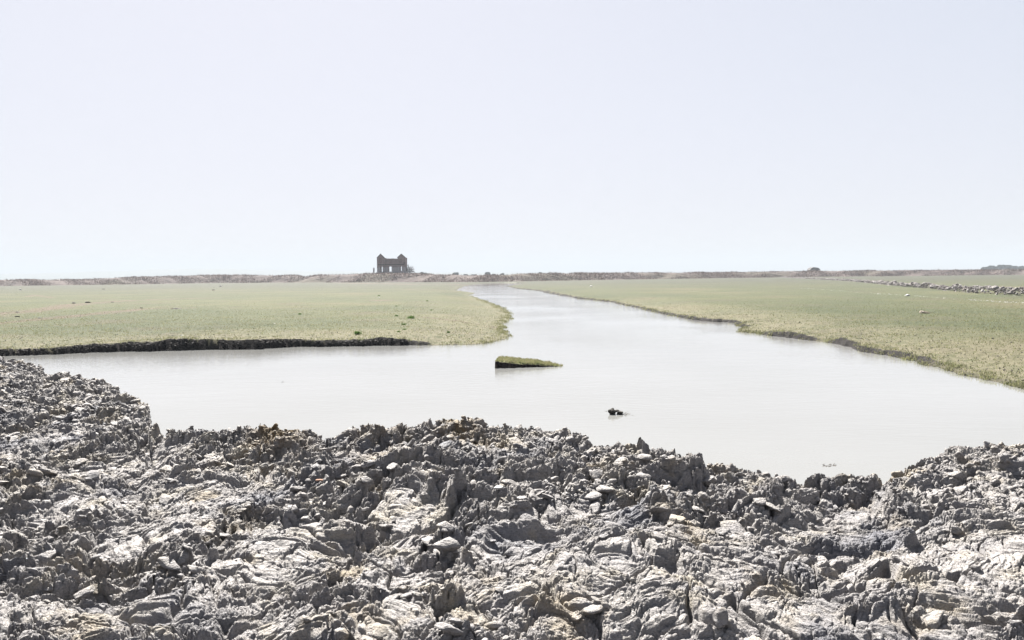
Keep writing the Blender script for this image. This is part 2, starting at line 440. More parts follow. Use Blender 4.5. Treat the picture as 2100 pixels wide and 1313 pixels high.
# ---- loose clods heaped over the bank (nobody could count them)
def ico(sub):
    import bmesh
    bm = bmesh.new(); bmesh.ops.create_icosphere(bm, subdivisions=sub, radius=1)
    v = np.array([x.co[:] for x in bm.verts]); f = np.array([[x.index for x in q.verts] for q in bm.faces]); bm.free()
    return v, f
def rock(sub, seed, nz=.14, flat=.62):
    r = np.random.default_rng(seed); v, f = ico(sub)
    P = r.normal(size=(10, 3)); P /= np.linalg.norm(P, axis=1)[:, None]; D = .5+.5*r.random(10)
    dd = v@P.T; rad = np.where(dd > .05, D/np.maximum(dd, .05), 9).min(1); rad = np.minimum(rad, 1.15)
    o = Vector(r.random(3)*50)
    for i in range(len(v)):
        q = Vector(v[i])
        a = mnoise.noise(q*1.6+o)*nz*1.2+mnoise.noise(q*3.7+o)*nz*.7+abs(mnoise.noise(q*8+o))*nz*.5
        rad[i] *= 1+a
    return v*rad[:, None]*np.array([1, .8, flat]), f
ROCK = {s: [rock(s, 100*s+i) for i in range(9)] for s in (1, 2, 3)}
ROCK[4] = [rock(4, 400+i, .2) for i in range(7)]
ROCK[5] = [rock(3, 500+i, .08, .34) for i in range(10)]                   # flat broken plates
def scatter(pos, size, sub, tiltmax=.9, r=rng):
    Vs, Fs = [], []; off = 0
    k = r.integers(0, len(ROCK[sub]), len(pos))
    for j, (v, f) in enumerate(ROCK[sub]):
        m = np.where(k == j)[0]
        if len(m) == 0: continue
        n = len(m); a = r.random(n)*2*np.pi; b = (r.random(n)-.5)*2*tiltmax; c = (r.random(n)-.5)*2*tiltmax
        ca_, sa_ = np.cos(a), np.sin(a); cb, sb = np.cos(b), np.sin(b); cc, sc_ = np.cos(c), np.sin(c)
        Z = np.zeros(n); O = np.ones(n)
        Rz = np.stack([ca_, -sa_, Z, sa_, ca_, Z, Z, Z, O], -1).reshape(n, 3, 3)
        Rx = np.stack([O, Z, Z, Z, cb, -sb, Z, sb, cb], -1).reshape(n, 3, 3)
        Ry = np.stack([cc, Z, sc_, Z, O, Z, -sc_, Z, cc], -1).reshape(n, 3, 3)
        Mx = Rz@Rx@Ry
        s = size[m][:, None]*(.7+.6*r.random((n, 3)))
        vv = np.einsum('nij,nvj->nvi', Mx, v[None]*s[:, None, :])+pos[m][:, None, :]
        Vs.append(vv.reshape(-1, 3)); Fs.append((f[None]+(np.arange(n)*len(v))[:, None, None]+off).reshape(-1, 3)); off += n*len(v)
    return np.concatenate(Vs), np.concatenate(Fs)
def merge(lst):
    V, Fc, off = [], [], 0
    for v, f in lst: V.append(v); Fc.append(f+off); off += len(v)
    return np.concatenate(V), np.concatenate(Fc)
ridge = sst(3.2, .4, Yc-Y)*sst(-.5, 0, Yc-Y)
lm = sst(-.36, -.48, U)*sst(15, 17, Y)                 # far left mound
rough = (M**1.5)*(.12+.88*sst(-.1, .45, vn(X*.7, Y*.7, 300)))
dens = (rough*.8+ridge*1.6+lm*1.0)*(Y < Yc+.3)*(1-.85*S)
area = (Y**1.3*np.minimum(np.gradient(uu)/np.gradient(uu)[NC//2], 6)[None])                                           # cell area grows as Y^2; keep far clods sparser
def pick(n, wgt):
    w_ = (wgt*area).ravel(); c_ = np.cumsum(w_); return np.searchsorted(c_, rng.random(n)*c_[-1])
parts = []
for n, smin, smax, sub, wg in ((170, .08, .145, 4, ridge*1.5+rough*.2+lm), (2200, .05, .15, 5, (rough+.12)*(1-.6*S)*(Y < Yc-.6)), (2600, .035, .09, 3, dens), (16000, .018, .042, 2, dens+.06*(Y < Yc)), (42000, .009, .020, 1, dens+.12*(Y < Yc))):
    ids = pick(n, wg)
    s = smin*(smax/smin)**(rng.random(n)**1.6)
    if sub <= 2: s *= (.6+.5*Y.ravel()[ids]/11)
    P = V[ids].astype(float); P[:, 2] += s*(.22 if sub != 5 else .06)
    P[:, 1] -= 0
    parts.append(scatter(P, s, sub, .9 if sub != 5 else .5))
v_, f_ = merge(parts)
br_ = np.interp(v_[:, 0]/v_[:, 1], uu, brown.max(0))*sst(2.0, .7, np.interp(v_[:, 0]/v_[:, 1], cu, cY)-v_[:, 1])
clods = npmesh('mud_clods', v_, f_, M_MUD, attrs={'brown': br_})
tag(clods, 'loose grey clay clods heaped over the churned bank in the foreground', 'mud clods', kind='stuff')

# ------------------------------------------------------------------ marsh, water, far embankment
LEFT = [(-300,742,.3,0),(-120,737,.3,0),(0,730,.30,0),(60,728,.32,0),(120,727,.34,0),(200,722,.38,0),(300,720,.42,0),(400,717,.44,0),(500,716,.44,0),
 (543,716,.38,0),(552,714,.40,0),(620,711,.36,0),(700,710,.28,0),(760,709.5,.30,0),(790,708.5,.36,0),(830,708.5,.27,0),(885,709,.05,1),(950,708,.04,1),(1000,704,.04,1),
 (1040,694,.04,1),(1045,689,.04,1),(1034,680,.04,1),(1030,664,.04,1),(1046,655,.04,1),(1044,642,.04,1),(1028,632,.05,1),(1010,624,.05,1),(985,615,.06,1),
 (960,605,.06,1),(972,601.5,.05,1),(933,596,.06,1),(942,590,.06,1),(955,586,.06,1),(985,582,.06,1),(1030,580.5,.06,1),(1080,580.5,.06,1),
 (1062,584,.06,1),(1042,588,.12,1),(1062,592,.14,1),(1110,597,.16,1),(1130,602,.2,1),(1190,613,.16,1),(1250,619,.12,1),(1286,627,.10,1),
 (1330,637,.12,1),(1367,646,.12,1),(1428,658,.22,1),(1475,661,.26,1),(1493,662,.22,1),(1525,672,.14,1),(1516,679.5,.05,1),(1586,690,.20,1),(1640,696,.22,1),(1679,701,.05,1),
 (1715,706,.22,1),(1740,713,.24,1),(1780,724,.18,1),(1857,736,.16,1),(1918,753,.08,1),(1979,771,.08,1),(2050,786,.08,1),(2100,796,.08,1),(2180,815,.1,1)]
poly = []; hc = []
poly.append((-60, 52)); hc.append(.3)
for px, py, a, b in LEFT:
    q = at(px, py, 0); poly.append((q.x, q.y)); hc.append(a)
poly += [(24, 18), (30, 10), (30, 3), (-60, 3)]; hc += [.1, .1, .1, .3]
poly = np.array(poly); hc = np.array(hc)
def sdist(X, Y):
    D = np.full(X.shape, 1e9); HC = np.zeros(X.shape); ins = np.zeros(X.shape, bool)
    n = len(poly)
    for i in range(n):
        ax, ay = poly[i]; bx, by = poly[(i+1) % n]; vx, vy = bx-ax, by-ay; L = vx*vx+vy*vy
        tt = np.clip(((X-ax)*vx+(Y-ay)*vy)/L, 0, 1); d = (X-ax-tt*vx)**2+(Y-ay-tt*vy)**2
        m = d < D; D = np.where(m, d, D); HC = np.where(m, hc[i]+(hc[(i+1) % n]-hc[i])*tt, HC)
        if ay != by:
            c_ = ((ay > Y) != (by > Y)) & (X < (bx-ax)*(Y-ay)/(by-ay)+ax); ins ^= c_
    return np.where(ins, -1, 1)*np.sqrt(D), HC
NC2, NR2 = 1500, 1300
uu2 = spread(NC2, .72, 1.9, 110)
lY2 = np.exp(np.linspace(math.log(12), math.log(620), NR2))
U2, Y2 = np.meshgrid(uu2, lY2); X2 = U2*Y2
jit = np.clip(Y2/45, .5, 5)
Xq = X2+jit*(.28*vn(X2*.9, Y2*.9, 401)+.10*vn(X2*3.3, Y2*3.3, 402)); Yq = Y2+jit*(.35*vn(X2*.7, Y2*.7, 403)+.12*vn(X2*3.1, Y2*3.1, 404))
D, HC = sdist(Xq, Yq)
leftside = (poly[:, 0] < 0)
isL = sst(-.005, -.03, U2)*sst(100, 80, Y2)*sst(.31, .27, HC*0)  # left marsh
cl = sst(.22, .30, HC)                                           # where the edge is a cut wall
HCn = HC*(1+.15*vn(X2*1.5, Y2*1.5, 410)+np.where(U2 > 0, .75*vn(X2*.45, Y2*.45, 411), .22*vn(X2*.3, Y2*.3, 412)))*1.1
HCn = np.maximum(HCn, .03)
ww = .07+.25*(1-cl)
land = HCn*sst(0, 1, D/ww) + (.46-np.minimum(HCn, .46))*sst(.1, 7, D)*(1-.0*cl)
land += .05*fbm(X2*.12, Y2*.12, 420, 3)*sst(2, 12, D)
land += (.022*vn(X2*2.4, Y2*2.4, 421)+.018*vn(X2*6.5, Y2*6.5, 422))*sst(.1, .6, D)*sst(200, 60, Y2)
land += .035*np.maximum(vn(X2*4.1, Y2*4.1, 424), 0)*sst(.4, .05, np.abs(D-.35))*cl
bed = -.05-.6*sst(0, 2.0, -D)
# thin film of mud flat fading under the water where there is no wall
z2 = np.where(D > 0, .012+land, bed)
track = np.zeros_like(X2)
def along(P, wd):
    global track
    pts = [at(a, b, .4) for a, b in P]
    Dm = np.full(X2.shape, 99.0)
    for a, b in zip(pts[:-1], pts[1:]):
        vx, vy = b.x-a.x, b.y-a.y; L = vx*vx+vy*vy; tt = np.clip(((X2-a.x)*vx+(Y2-a.y)*vy)/L, 0, 1)
        Dm = np.minimum(Dm, np.hypot(X2-a.x-tt*vx, Y2-a.y-tt*vy))
    Dm = Dm+wd*.6*fbm(X2*.5, Y2*.5, 430, 3)
    track = np.maximum(track, sst(wd, wd*.3, Dm))
along([(-40,650),(60,640),(160,625),(260,618),(420,612)], 2.6)
along([(-40,668),(90,656),(200,645),(310,634),(368,633)], 1.8)
along([(55,610),(70,606),(110,612)], 1.0)
along([(780,617),(800,618)], 2.5)
along([(700,581),(860,584),(985,583)], 6)
along([(820,594),(933,595)], 2)
along([(840,652),(930,655),(1000,660),(1030,664)], .5)
edge = np.clip(sst(13, .3, D+3*vn(X2*.25, Y2*.25, 440))+.0, 0, 1)*sst(140, 60, Y2)+.6*sst(2, .2, D)
edge = np.clip(edge, 0, 1)
wall = np.where(D < ww+.10, 1.0, 0)*sst(.05, .12, HC); wall = np.maximum(wall, (D <= .02)*1.0)
far = sst(90, 330, Y2)
V2 = np.stack([X2, Y2, z2], -1).reshape(-1, 3)
g = npmesh('ground', V2, grid_faces(NR2, NC2, D > -3.0), M_FIELD, attrs={'edge': edge, 'side': U2, 'track': track, 'wall': wall, 'far': far})
tag(g, kind='structure')
# plain beyond, out to the horizon, and beneath the near bank
M_PLAIN = mat_noise('far_plain', (.12, .115, .08), (.17, .15, .11), .01, .95, .1)
m_ = MB()
m_.poly([(-9000, 600, .30), (9000, 600, .30), (9000, 9000, .30), (-9000, 9000, .30)])
m_.poly([(-9000, -40, -.8), (9000, -40, -.8), (9000, 600, -.8), (-9000, 600, -.8)])
o = m_.build('plain', M_PLAIN); tag(o, kind='structure')
m_ = MB(); m_.poly([(-75, -30, 0), (60, -30, 0), (60, 395, 0), (-75, 395, 0)])
o = m_.build('water', M_WATER); tag(o, kind='structure')

# far embankment
FOOT = [(-500,592),(0,587),(250,584),(430,581),(600,580),(800,579.5),(985,579),(1100,577),(1300,573.5),(1500,570.5),(1700,568),(2100,564),(2700,558)]
TOP = [(-500,580),(0,575),(60,574.5),(150,575),(200,573),(240,570.5),(330,568),(430,565),(520,565.5),(575,566),(612,565),(625,569),(650,565),(740,563),(780,562.5),(850,563),(900,564.5),
 (985,566),(1040,565),(1060,563),(1150,561.5),(1290,560.5),(1330,560),(1400,560),(1500,559),(1570,558),(1700,556.5),(1900,555),(2100,553.5),(2700,548)]
def pxtab(tab, z):
    u_, y_ = [], []
    for px, py in tab:
        q = at(px, py, z); u_.append(q.x/q.y); y_.append(q.y)
    return np.array(u_), np.array(y_)
fu, fY = pxtab(FOOT, .4)
NE, NU = 70, 2200
ue = np.linspace(-1.3, 1.3, NU)
Ye0 = np.interp(ue, fu, fY); Ye0 = Ye0+6*vn(ue*40, ue*0, 500)*(1-np.exp(-((ue+.148)/.04)**4))
prof_d = np.concatenate([np.linspace(-3, 16, 46), np.linspace(17, 90, 24)])
topz = []
for px, py in TOP:
    k = np.interp((px-1050)/FPX, fu, fY)+13; q = atY(px, py, k); topz.append((q.x/q.y, q.z))
tz = np.interp(ue, [a for a, b in topz], [b for a, b in topz])
PD, UE = np.meshgrid(prof_d, ue, indexing='ij')
YE = Ye0[None]+PD; XE = UE*YE
hz = tz[None]-.12+.42*np.exp(-((ue+.150)/.03)**2)[None]
prof = sst(0, 1, PD/13)**.75
ZE = .25+(hz-.25)*prof+(.35*fbm(XE*.12, YE*.3, 510, 4)+.18*vn(XE*.7, YE*.7, 515))*sst(0, 4, PD)
ZE += .5*vn(XE*.05, YE*.05, 517)*sst(0, .3, prof)*(1-prof)*2
ZE = np.where(PD > 40, ZE-(PD-40)*.075, ZE)
k = NT('dry_embankment', .95, .1)
n1 = k.noise(.08, 4, .6, k.map((1, .4, 2.5))); n2 = k.noise(.7, 4, .7); n3 = k.noise(.02, 2, .5)
c = k.mix(k.rng(n1, .38, .62), (.125, .092, .090), (.21, .165, .155)); c = k.mix(k.rng(n2, .55, .68, 0, .7), c, (.30, .25, .20))
c = k.mix(k.rng(n2, .44, .32, 0, .7), c, (.06, .045, .045)); c = k.mix(k.rng(n3, .54, .62, 0, .35), c, (.12, .12, .06)); k.col(c)
k.nrm(k.bump(n2, .5, .7)); M_EMB = k.m
o = npmesh('embankment', np.stack([XE, YE, ZE], -1).reshape(-1, 3), grid_faces(len(prof_d), NU), M_EMB); tag(o, kind='structure')
def emb_z(u, d=13): 
    j = np.argmin(abs(prof_d-d)); return float(np.interp(u, ue, ZE[j]))

# blades: one mesh of many bent triangles
def blades(P, hgt, wid, lean=.5, r=rng):
    n = len(P); a = r.random(n)*2*np.pi; wx = np.cos(a)*wid; wy = np.sin(a)*wid
    l = (r.random((n, 2))-.5)*2*lean*hgt[:, None]
    A = P+np.stack([-wx, -wy, 0*wx], -1); B = P+np.stack([wx, wy, 0*wx], -1)
    T = P+np.stack([l[:, 0], l[:, 1], hgt], -1)
    Mid = P+np.stack([l[:, 0]*.35, l[:, 1]*.35, hgt*.55], -1)
    ML = Mid+np.stack([-wx, -wy, 0*wx], -1)*.8; MR = Mid+np.stack([wx, wy, 0*wx], -1)*.8
    V = np.stack([A, B, MR, ML, T], 1).reshape(-1, 3)
    b = (np.arange(n)*5)[:, None]
    f = np.concatenate([b+np.array([[0, 1, 2]]), b+np.array([[0, 2, 3]]), b+np.array([[3, 2, 4]])])
    return V, f
# dry scrub on the embankment
ns = 92000
jd = rng.integers(6, 52, ns); ju = rng.integers(0, NU, ns)
wgt = vn(XE*.06, YE*.12, 530)[jd, ju]+.25*rng.random(ns); ok = wgt > -.05
P = np.stack([XE[jd, ju], YE[jd, ju], ZE[jd, ju]-.1], -1)[ok]+rng.normal(size=(ok.sum(), 3))*np.array([.5, .5, .05])
hh = .25+.65*rng.random(len(P))**2+.35*(wgt[ok] > .35)
vb, fb = blades(P, hh, .07+.12*rng.random(len(P)), .7)
M_SCRUB = mat_blade('dry_scrub', [(.13, .092, .088), (.21, .155, .145), (.30, .245, .22)])
o = npmesh('dry_scrub', vb, fb, M_SCRUB, smooth=False); tag(o, 'low brown dry scrub covering the far embankment', 'scrub', kind='stuff')

# ------------------------------------------------------------------ marsh grass near the water
landm = (D > .05)
def pick2(n, w_):
    c_ = np.cumsum(w_.ravel()); return np.searchsorted(c_, rng.random(n)*c_[-1])
patchy = .35+.65*sst(-.3, .4, vn(X2*.5, Y2*.5, 600))
wg = landm*patchy*(Y2**1.0)*sst(120, 45, Y2)
ids = pick2(52000, wg); P = V2[ids].astype(float)+rng.normal(size=(52000, 3))*np.array([.04, .05, 0])
hh = .035+.06*rng.random(len(P)); v1, f1 = blades(P, hh, .012+.012*rng.random(len(P)), .9)
wg = (D > -.12)*(D < 1.1)*((HC < .24) | (D > .18))*np.exp(-np.abs(D)/.4)*Y2*(Y2 < 130)*(.1+.9*sst(.0, .5, vn(X2*.8, Y2*.8, 610)))
wg = wg*np.where(HC > .2, .5*(D > .12), 1)
ids = pick2(11000, wg); P = V2[ids].astype(float)+rng.normal(size=(11000, 3))*np.array([.05, .06, 0]); P[:, 2] = np.maximum(P[:, 2], -.02)
hh = .06+.10*rng.random(len(P)); v3, f3 = blades(P, hh, .010+.008*rng.random(len(P)), .8)
M_GRASS = mat_blade('marsh_grass', [(.24, .27, .11), (.32, .32, .16), (.50, .46, .30)])
va, fa = merge([(v1, f1), (v3, f3)])
o = npmesh('marsh_grass', va, fa, M_GRASS, smooth=False); tag(o, 'short pale green and straw grass over the marsh on both sides of the creek', 'grass', kind='stuff')
# crumbs of dark earth strewn over both marshes
wg = landm*(Y2**1.2)*sst(90, 40, Y2)*(sst(8, .3, D)*.8+.15+2*track)
ids = pick2(2600, wg); P = V2[ids].astype(float); s = .012+.035*rng.random(len(P))**2; P[:, 2] += s*.3
vc, fc = scatter(P, s*1.2, 1)
M_DARK = mat_noise('dark_peat', (.025, .021, .021), (.055, .047, .044), 9, .9, .2, .04, (.09, .08, .07))
o = npmesh('earth_crumbs', vc, fc, M_DARK); tag(o, 'small dark crumbs of earth strewn over the marsh grass', 'earth crumbs', kind='stuff')
# lumps of peat stuck to the cut wall of the left marsh
wg = (np.abs(D-.03) < .12)*cl*(U2 < 0)*(Y2 < 80)*1.0
ids = pick2(2600, wg); P = V2[ids].astype(float); P[:, 2] = .02+(.40*rng.random(len(P)))*np.clip(HC.ravel()[ids]/.45, 0, 1); P[:, 1] -= .03
vc, fc = scatter(P, .03+.07*rng.random(len(P))**2, 2)
o = npmesh('bank_lumps', vc, fc, M_DARK); tag(o, 'dark crumbling peat along the cut wall of the left marsh', 'peat wall', kind='stuff')

# ------------------------------------------------------------------ clod ridge on the right marsh
RID = [(1600,569),(1700,574),(1760,578),(1850,587),(1950,596),(2040,604),(2100,608),(2200,616),(2500,640)]
rp = [at(a, b, .42) for a, b in RID]
cum = [0]
for a, b in zip(rp[:-1], rp[1:]): cum.append(cum[-1]+(b-a).length)
def rpos(n, spread, bias=0):
    s_ = rng.random(n); tt = cum[-1]*s_
    x = np.interp(tt, cum, [p.x for p in rp]); y = np.interp(tt, cum, [p.y for p in rp])
    o_ = rng.normal(size=n); 
    return x, y, o_, tt
def ridge_cl(n, smin, smax, sub):
    x, y, o_, tt = rpos(n, 1)
    wd = np.interp(x/y, [.3, .45, .64, .9], [1.5, 3.0, 4.2, 4.4]); hgt = np.interp(x/y, [.3, .4, .5, .64, .9], [.3, .9, 1.45, 1.8, 1.8])
    off = np.clip(o_, -1.8, 1.8)/1.8*wd
    # across the ridge: away from the viewer, perpendicular to the path
    px_ = x+off*.75+wd*.6; py_ = y+off*1.3+wd*2.2
    z = .38+hgt*np.clip(1-(off/wd)**2, 0, 1)*(.6+.5*vn(px_*.25, py_*.25, 700))*.8
    s = smin*(smax/smin)**(rng.random(n)**1.5)
    return scatter(np.stack([px_, py_, z], -1), s, sub)
vr, fr = merge([ridge_cl(900, .16, .42, 2), ridge_cl(7500, .08, .24, 2), ridge_cl(11000, .05, .13, 1)])
M_RID = mat_noise('pale_dried_clods', (.26, .23, .225), (.58, .54, .53), 1.6, .9, .2, .08, (.20, .165, .145))
o = npmesh('clod_ridge', vr, fr, M_RID, attrs={'brown': np.zeros(len(vr))}); tag(o, 'long ridge of pale dug clods crossing the right marsh', 'clod ridge', kind='stuff')
# broken line of white shell grit left of the ridge
LN = [(1650,592),(1760,600),(1860,607),(1950,613),(2100,623),(2300,636)]
pts = [at(a, b, .42) for a, b in LN]; n = 700
tt = rng.random(n)*(len(pts)-1); tt = tt[vn(tt*7, tt*0, 9) > -.12]; ii = tt.astype(int); fr_ = tt-ii
Pl = np.array([[p.x, p.y, .44] for p in pts]+[[pts[-1].x, pts[-1].y, .44]])
P = Pl[ii]*(1-fr_)[:, None]+Pl[ii+1]*fr_[:, None]+rng.normal(size=(len(ii), 3))*np.array([.35, .9, .01])
vc, fc = scatter(P, .03+.07*rng.random(len(P)), 1)
M_WHITE = mat_noise('white_grit', (.75, .75, .72), (.9, .9, .88), 6, .8, .3)
o = npmesh('shell_grit', vc, fc, M_WHITE); tag(o, 'broken line of pale shell grit across the right marsh', 'shell grit', kind='stuff')

# ------------------------------------------------------------------ single things
# pale boulder on the right marsh
def boulder(px, py, wpx, ratio, name, mat, label, cat, z=.42, sub=4, sd=33, depth=.6, group=None, rz=0):
    q = at(px, py, z); s = wpx/FPX*q.y/2
    v, f = rock(sub, sd, .10 if sub == 4 else .2); v = v/np.abs(v).max(0)*np.array([1, .8, ratio])*s
    ca_, sa_ = math.cos(rz), math.sin(rz); v = v@np.array([[ca_, 0, sa_], [0, 1, 0], [-sa_, 0, ca_]])
    v[:, 2] += s*ratio*depth
    o = npmesh(name, v, f, mat); o.location = q; tag(o, label, cat, group)
    return o
M_STONE = mat_noise('pale_stone', (.62, .52, .42), (.74, .64, .53), 2.5, .85, .3, .02, (.5, .33, .22))
boulder(1897, 645, 22, .42, 'boulder', M_STONE, 'single smooth pale beige boulder lying on the green right marsh', 'boulder', rz=R(-14))

# sod island
a0 = at(1014, 755.5, 0); isl = empty('sod_island', a0); tag(isl, 'tilted slab of grassy peat standing in the creek water', 'sod island')
Lx = 141/FPX*a0.y; nx, ny = 150, 44
gx = np.linspace(0, Lx, nx); gy = np.linspace(0, 1, ny); GX, GY = np.meshgrid(gx, gy, indexing='ij')
tq = GX/Lx
depth = 2.1*(1-tq**2.2)+.5*tq                       # plan depth
YY = GY*depth+.35*tq; XX = GX+.16*GY*(1-tq)+.03*vn(GX*6, GY*5, 801)
edge_d = np.minimum(GY*depth, (1-GY)*depth); edge_d = np.minimum(edge_d, GX)
top = .295*(1-tq)**.95*(1-.10*np.exp(-((GX-1.0)/.3)**2))+.028*vn(XX*3.5, YY*3.5, 802)+.02*vn(XX*11, YY*11, 803)-.015
top = np.where(edge_d < .015, -.12, top-.03*np.exp(-edge_d/.04))
YY = YY+(.13*vn(GX*3.2, GX*0+1, 805)+.06*vn(GX*9, GX*0+3, 807))*(1-GY)+.16*vn(GX*2.5, GX*0+9, 808)*GY+.02*vn(GX*14, top*12, 806)*(1-GY)
side = (edge_d < .06)*1.0
k = NT('sod_turf', .95, .1); n1 = k.noise(9, 4, .7)
c = k.mix(k.rng(n1, .38, .6), (.18, .21, .07), (.26, .25, .12)); c = k.mix(k.rng(k.noise(20, 3), .55, .65, 0, .6), c, (.26, .2, .13))
c = k.mix(k.attr('side'), c, k.mix(k.rng(k.noise(7, 4, .7), .52, .66), (.028, .018, .014), (.16, .11, .08))); k.col(c); k.nrm(k.bump(n1, .05, .9))
slab = npmesh('peat_slab', np.stack([XX, YY, top], -1).reshape(-1, 3), grid_faces(nx, ny)[:, ::-1], k.m, attrs={'side': side}, parent=isl)
n = 5200; ix = (rng.random(n)*nx).astype(int).clip(1, nx-2); iy = (rng.random(n)*ny).astype(int).clip(4, ny-2)
P = np.stack([XX[ix, iy], YY[ix, iy], np.maximum(top[ix, iy], -.04)], -1)
P = P[(P[:, 2] > -.05) & (rng.random(len(P)) > .85*sst(.68, 1.0, P[:, 0]/Lx))]
P2 = np.stack([Lx*(.72+.30*rng.random(110)), .35+.75*rng.random(110), np.full(110, -.02)], -1)
P = np.concatenate([P, P2]); hh = (.025+.06*rng.random(len(P)))*(1+.6*P[:, 0]/Lx)
vb, fb = blades(P, hh, .006+.006*rng.random(len(P)), .5)
M_SODG = mat_blade('sod_grass', [(.20, .27, .07), (.40, .40, .18), (.60, .48, .36)], 5)
npmesh('grass', vb, fb, M_SODG, smooth=False, parent=isl)

# dark clod in the water with twigs
q = at(1265, 850, 0); e = empty('floating_clod', q); tag(e, 'small dark lump of mud poking out of the creek with dry twigs beside it', 'mud lump')
s1 = [rock(4, 901, .12), rock(4, 905, .12), rock(3, 908, .12)]
vv, ff = merge([(s1[0][0]*np.array([.12, .11, .17])+np.array([-.11, 0, .06]), s1[0][1]), (s1[1][0]*np.array([.11, .12, .13])+np.array([.09, .02, .045]), s1[1][1]), (s1[2][0]*np.array([.10, .09, .06])+np.array([0, .05, .09]), s1[2][1])])
M_BLK = mat_noise('black_mud', (.022, .017, .012), (.07, .055, .04), 14, .85, .3, .02)
npmesh('lump', vv, ff, M_BLK, parent=e)
m_ = MB()
for k_ in range(16):
    a = Vector((.10+random.random()*.24, random.uniform(-.2, .25), -.01)); b = a+Vector((random.uniform(-.08, .16), random.uniform(-.1, .1), random.uniform(.01, .09)))
    m_.tube(a, b, .0045, .0025, 4)
for k_ in range(5):
    a = Vector((-.30+random.random()*.12, .5, -.005)); b = a+Vector((.08, .02, .02)); m_.tube(a, b, .004, .002, 4)
m_.build('loose_twigs', mat_noise('dry_twig', (.20, .15, .10), (.30, .24, .17), 20), e)['kind'] = 'stuff'
# scrap of foam and twigs near the front shore, tiny twig left
def scrap(px, py, wd, n, name, label, col):
    q = at(px, py, 0); m_ = MB()
    for k_ in range(n):
        a = Vector((random.uniform(-wd, wd), random.uniform(-wd*.6, wd*.6), -.004)); b = a+Vector((random.uniform(-.07, .07), random.uniform(-.05, .05), random.uniform(.004, .03))); m_.tube(a, b, .007, .004, 5)
    o = m_.build(name, col); o.location = q; tag(o, label, 'debris')
M_SCR = mat_noise('pale_reed_scrap', (.22, .18, .16), (.5, .46, .42), 20)
scrap(1703, 955, .14, 22, 'floating_debris', 'pale bits of reed floating off the right front shore', M_SCR)
scrap(579, 784, .05, 4, 'floating_twig', 'tiny dark twig floating alone in the left part of the water', M_BLK)
# brick fragment and white shell on the clay
def on_mud(px, py):
    j = np.argmin(np.abs(uu-(px-1050)/FPX*1.0)); d = ray(px, py)
    u_ = d.x/d.y; j = int(np.argmin(np.abs(uu-u_)))
    sl_ = (MZ[:, j]-H)/lY; k_ = np.argmax(sl_ > d.z/d.y); return Vector((uu[j]*lY[k_], lY[k_], MZ[k_, j]))
q = on_mud(655, 993); m_ = MB(); m_.prism([(-.05, 0), (-.045, .012), (.01, .016), (.05, .010), (.045, -.003)], -.02, .03)
o = m_.build('brick_shard', mat_noise('red_brick', (.36, .19, .12), (.46, .26, .18), 30)); o.location = q+Vector((0, 0, .03)); tag(o, 'thin orange brick shard lying on the grey clods', 'brick shard')
q = on_mud(1021, 1007); v, f = rock(3, 77, .08); v = v*np.array([.06, .05, .035])
o = npmesh('white_stone', v, f, M_WHITE); o.location = q+Vector((0, 0, .035)); tag(o, 'small round white stone among the clods at the middle of the bank', 'stone')

# green tufts on the left marsh
TUFT = [(813,630,7,'small dark green tuft farthest up the middle of the left marsh'),(813,650,9,'rounded dark green tuft standing left of the wide double tuft'),(843,655,17,'wide low double green tuft, broadest on the left marsh'),
 (828,668,11,'tall dark green tuft just below the wide double tuft'),(830,678,9,'pale green tuft right of its faint neighbour above the cut bank'),(818,682,8,'faint light green tuft between the tall tuft and the cut bank'),
 (733,686,16,'low spreading green tuft nearest the cut bank, leftmost of the near ones'),(920,683,8,'lone dark green tuft near the right point of the left marsh'),(615,646,8,'isolated yellowish green tuft far left of the others'),
 (777,608,6,'tiny green tuft beside the bare earth patch on the far left marsh'),(876,619,6,'tiny green tuft right of the bare earth patch'),(884,638,7,'faint light green tuft between the bare patch and the creek')]
M_TUFT = mat_blade('green_tuft', [(.06, .15, .02), (.10, .21, .03), (.15, .27, .05)])
for px, py, wpx, lab in TUFT:
    q = at(px, py, .42); s = wpx/FPX*q.y*.34; n = 130
    P = rng.normal(size=(n, 3))*np.array([s*.5, s*.4, 0]); vb, fb = blades(P, s*(.7+.9*rng.random(n)), s*.07+.004, .7)
    o = npmesh('grass_tuft', vb, fb, M_TUFT, smooth=False); o.location = q; tag(o, lab, 'grass tuft', 'green tufts on the left marsh')
# dark clods on the left marsh
CL = [(35,642,9),(34,651,10),(32,663,6),(83,654,8),(107,656,5),(99,627,4),(152,623,8),(180,622,11),(230,621,6),(257,616,4),(246,639,6),(227,641,5),(268,642,6),(277,642,4),(325,636,6),(290,633,6),(438,596,6),(212,594,5)]
protoc = None
for i, (px, py, wpx) in enumerate(CL):
    boulder(px, py, wpx*1.25, .42, 'earth_clod', M_DARK, 'small dark clod of earth turned up on the left marsh', 'clod', sub=2, sd=50+i, group='dark clods on the left marsh', depth=.4)
boulder(362, 635, 22, .22, 'earth_clod', M_DARK, 'long flat dark clod at the right end of the brown scar on the left marsh', 'clod', sub=3, sd=91, depth=.4)
for i, (px, py, wpx) in enumerate([(167,673,4),(327,664,4),(373,690,6),(453,588,5),(563,665,3),(42,595,4),(777,611,3),(1861,608,8),(1212,588,4)]):
    boulder(px, py, wpx*1.4, .5, 'white_pebble', M_WHITE, 'tiny white pebble or shell lying on the marsh grass', 'pebble', sub=2, sd=150+i, group='white pebbles on the marsh')
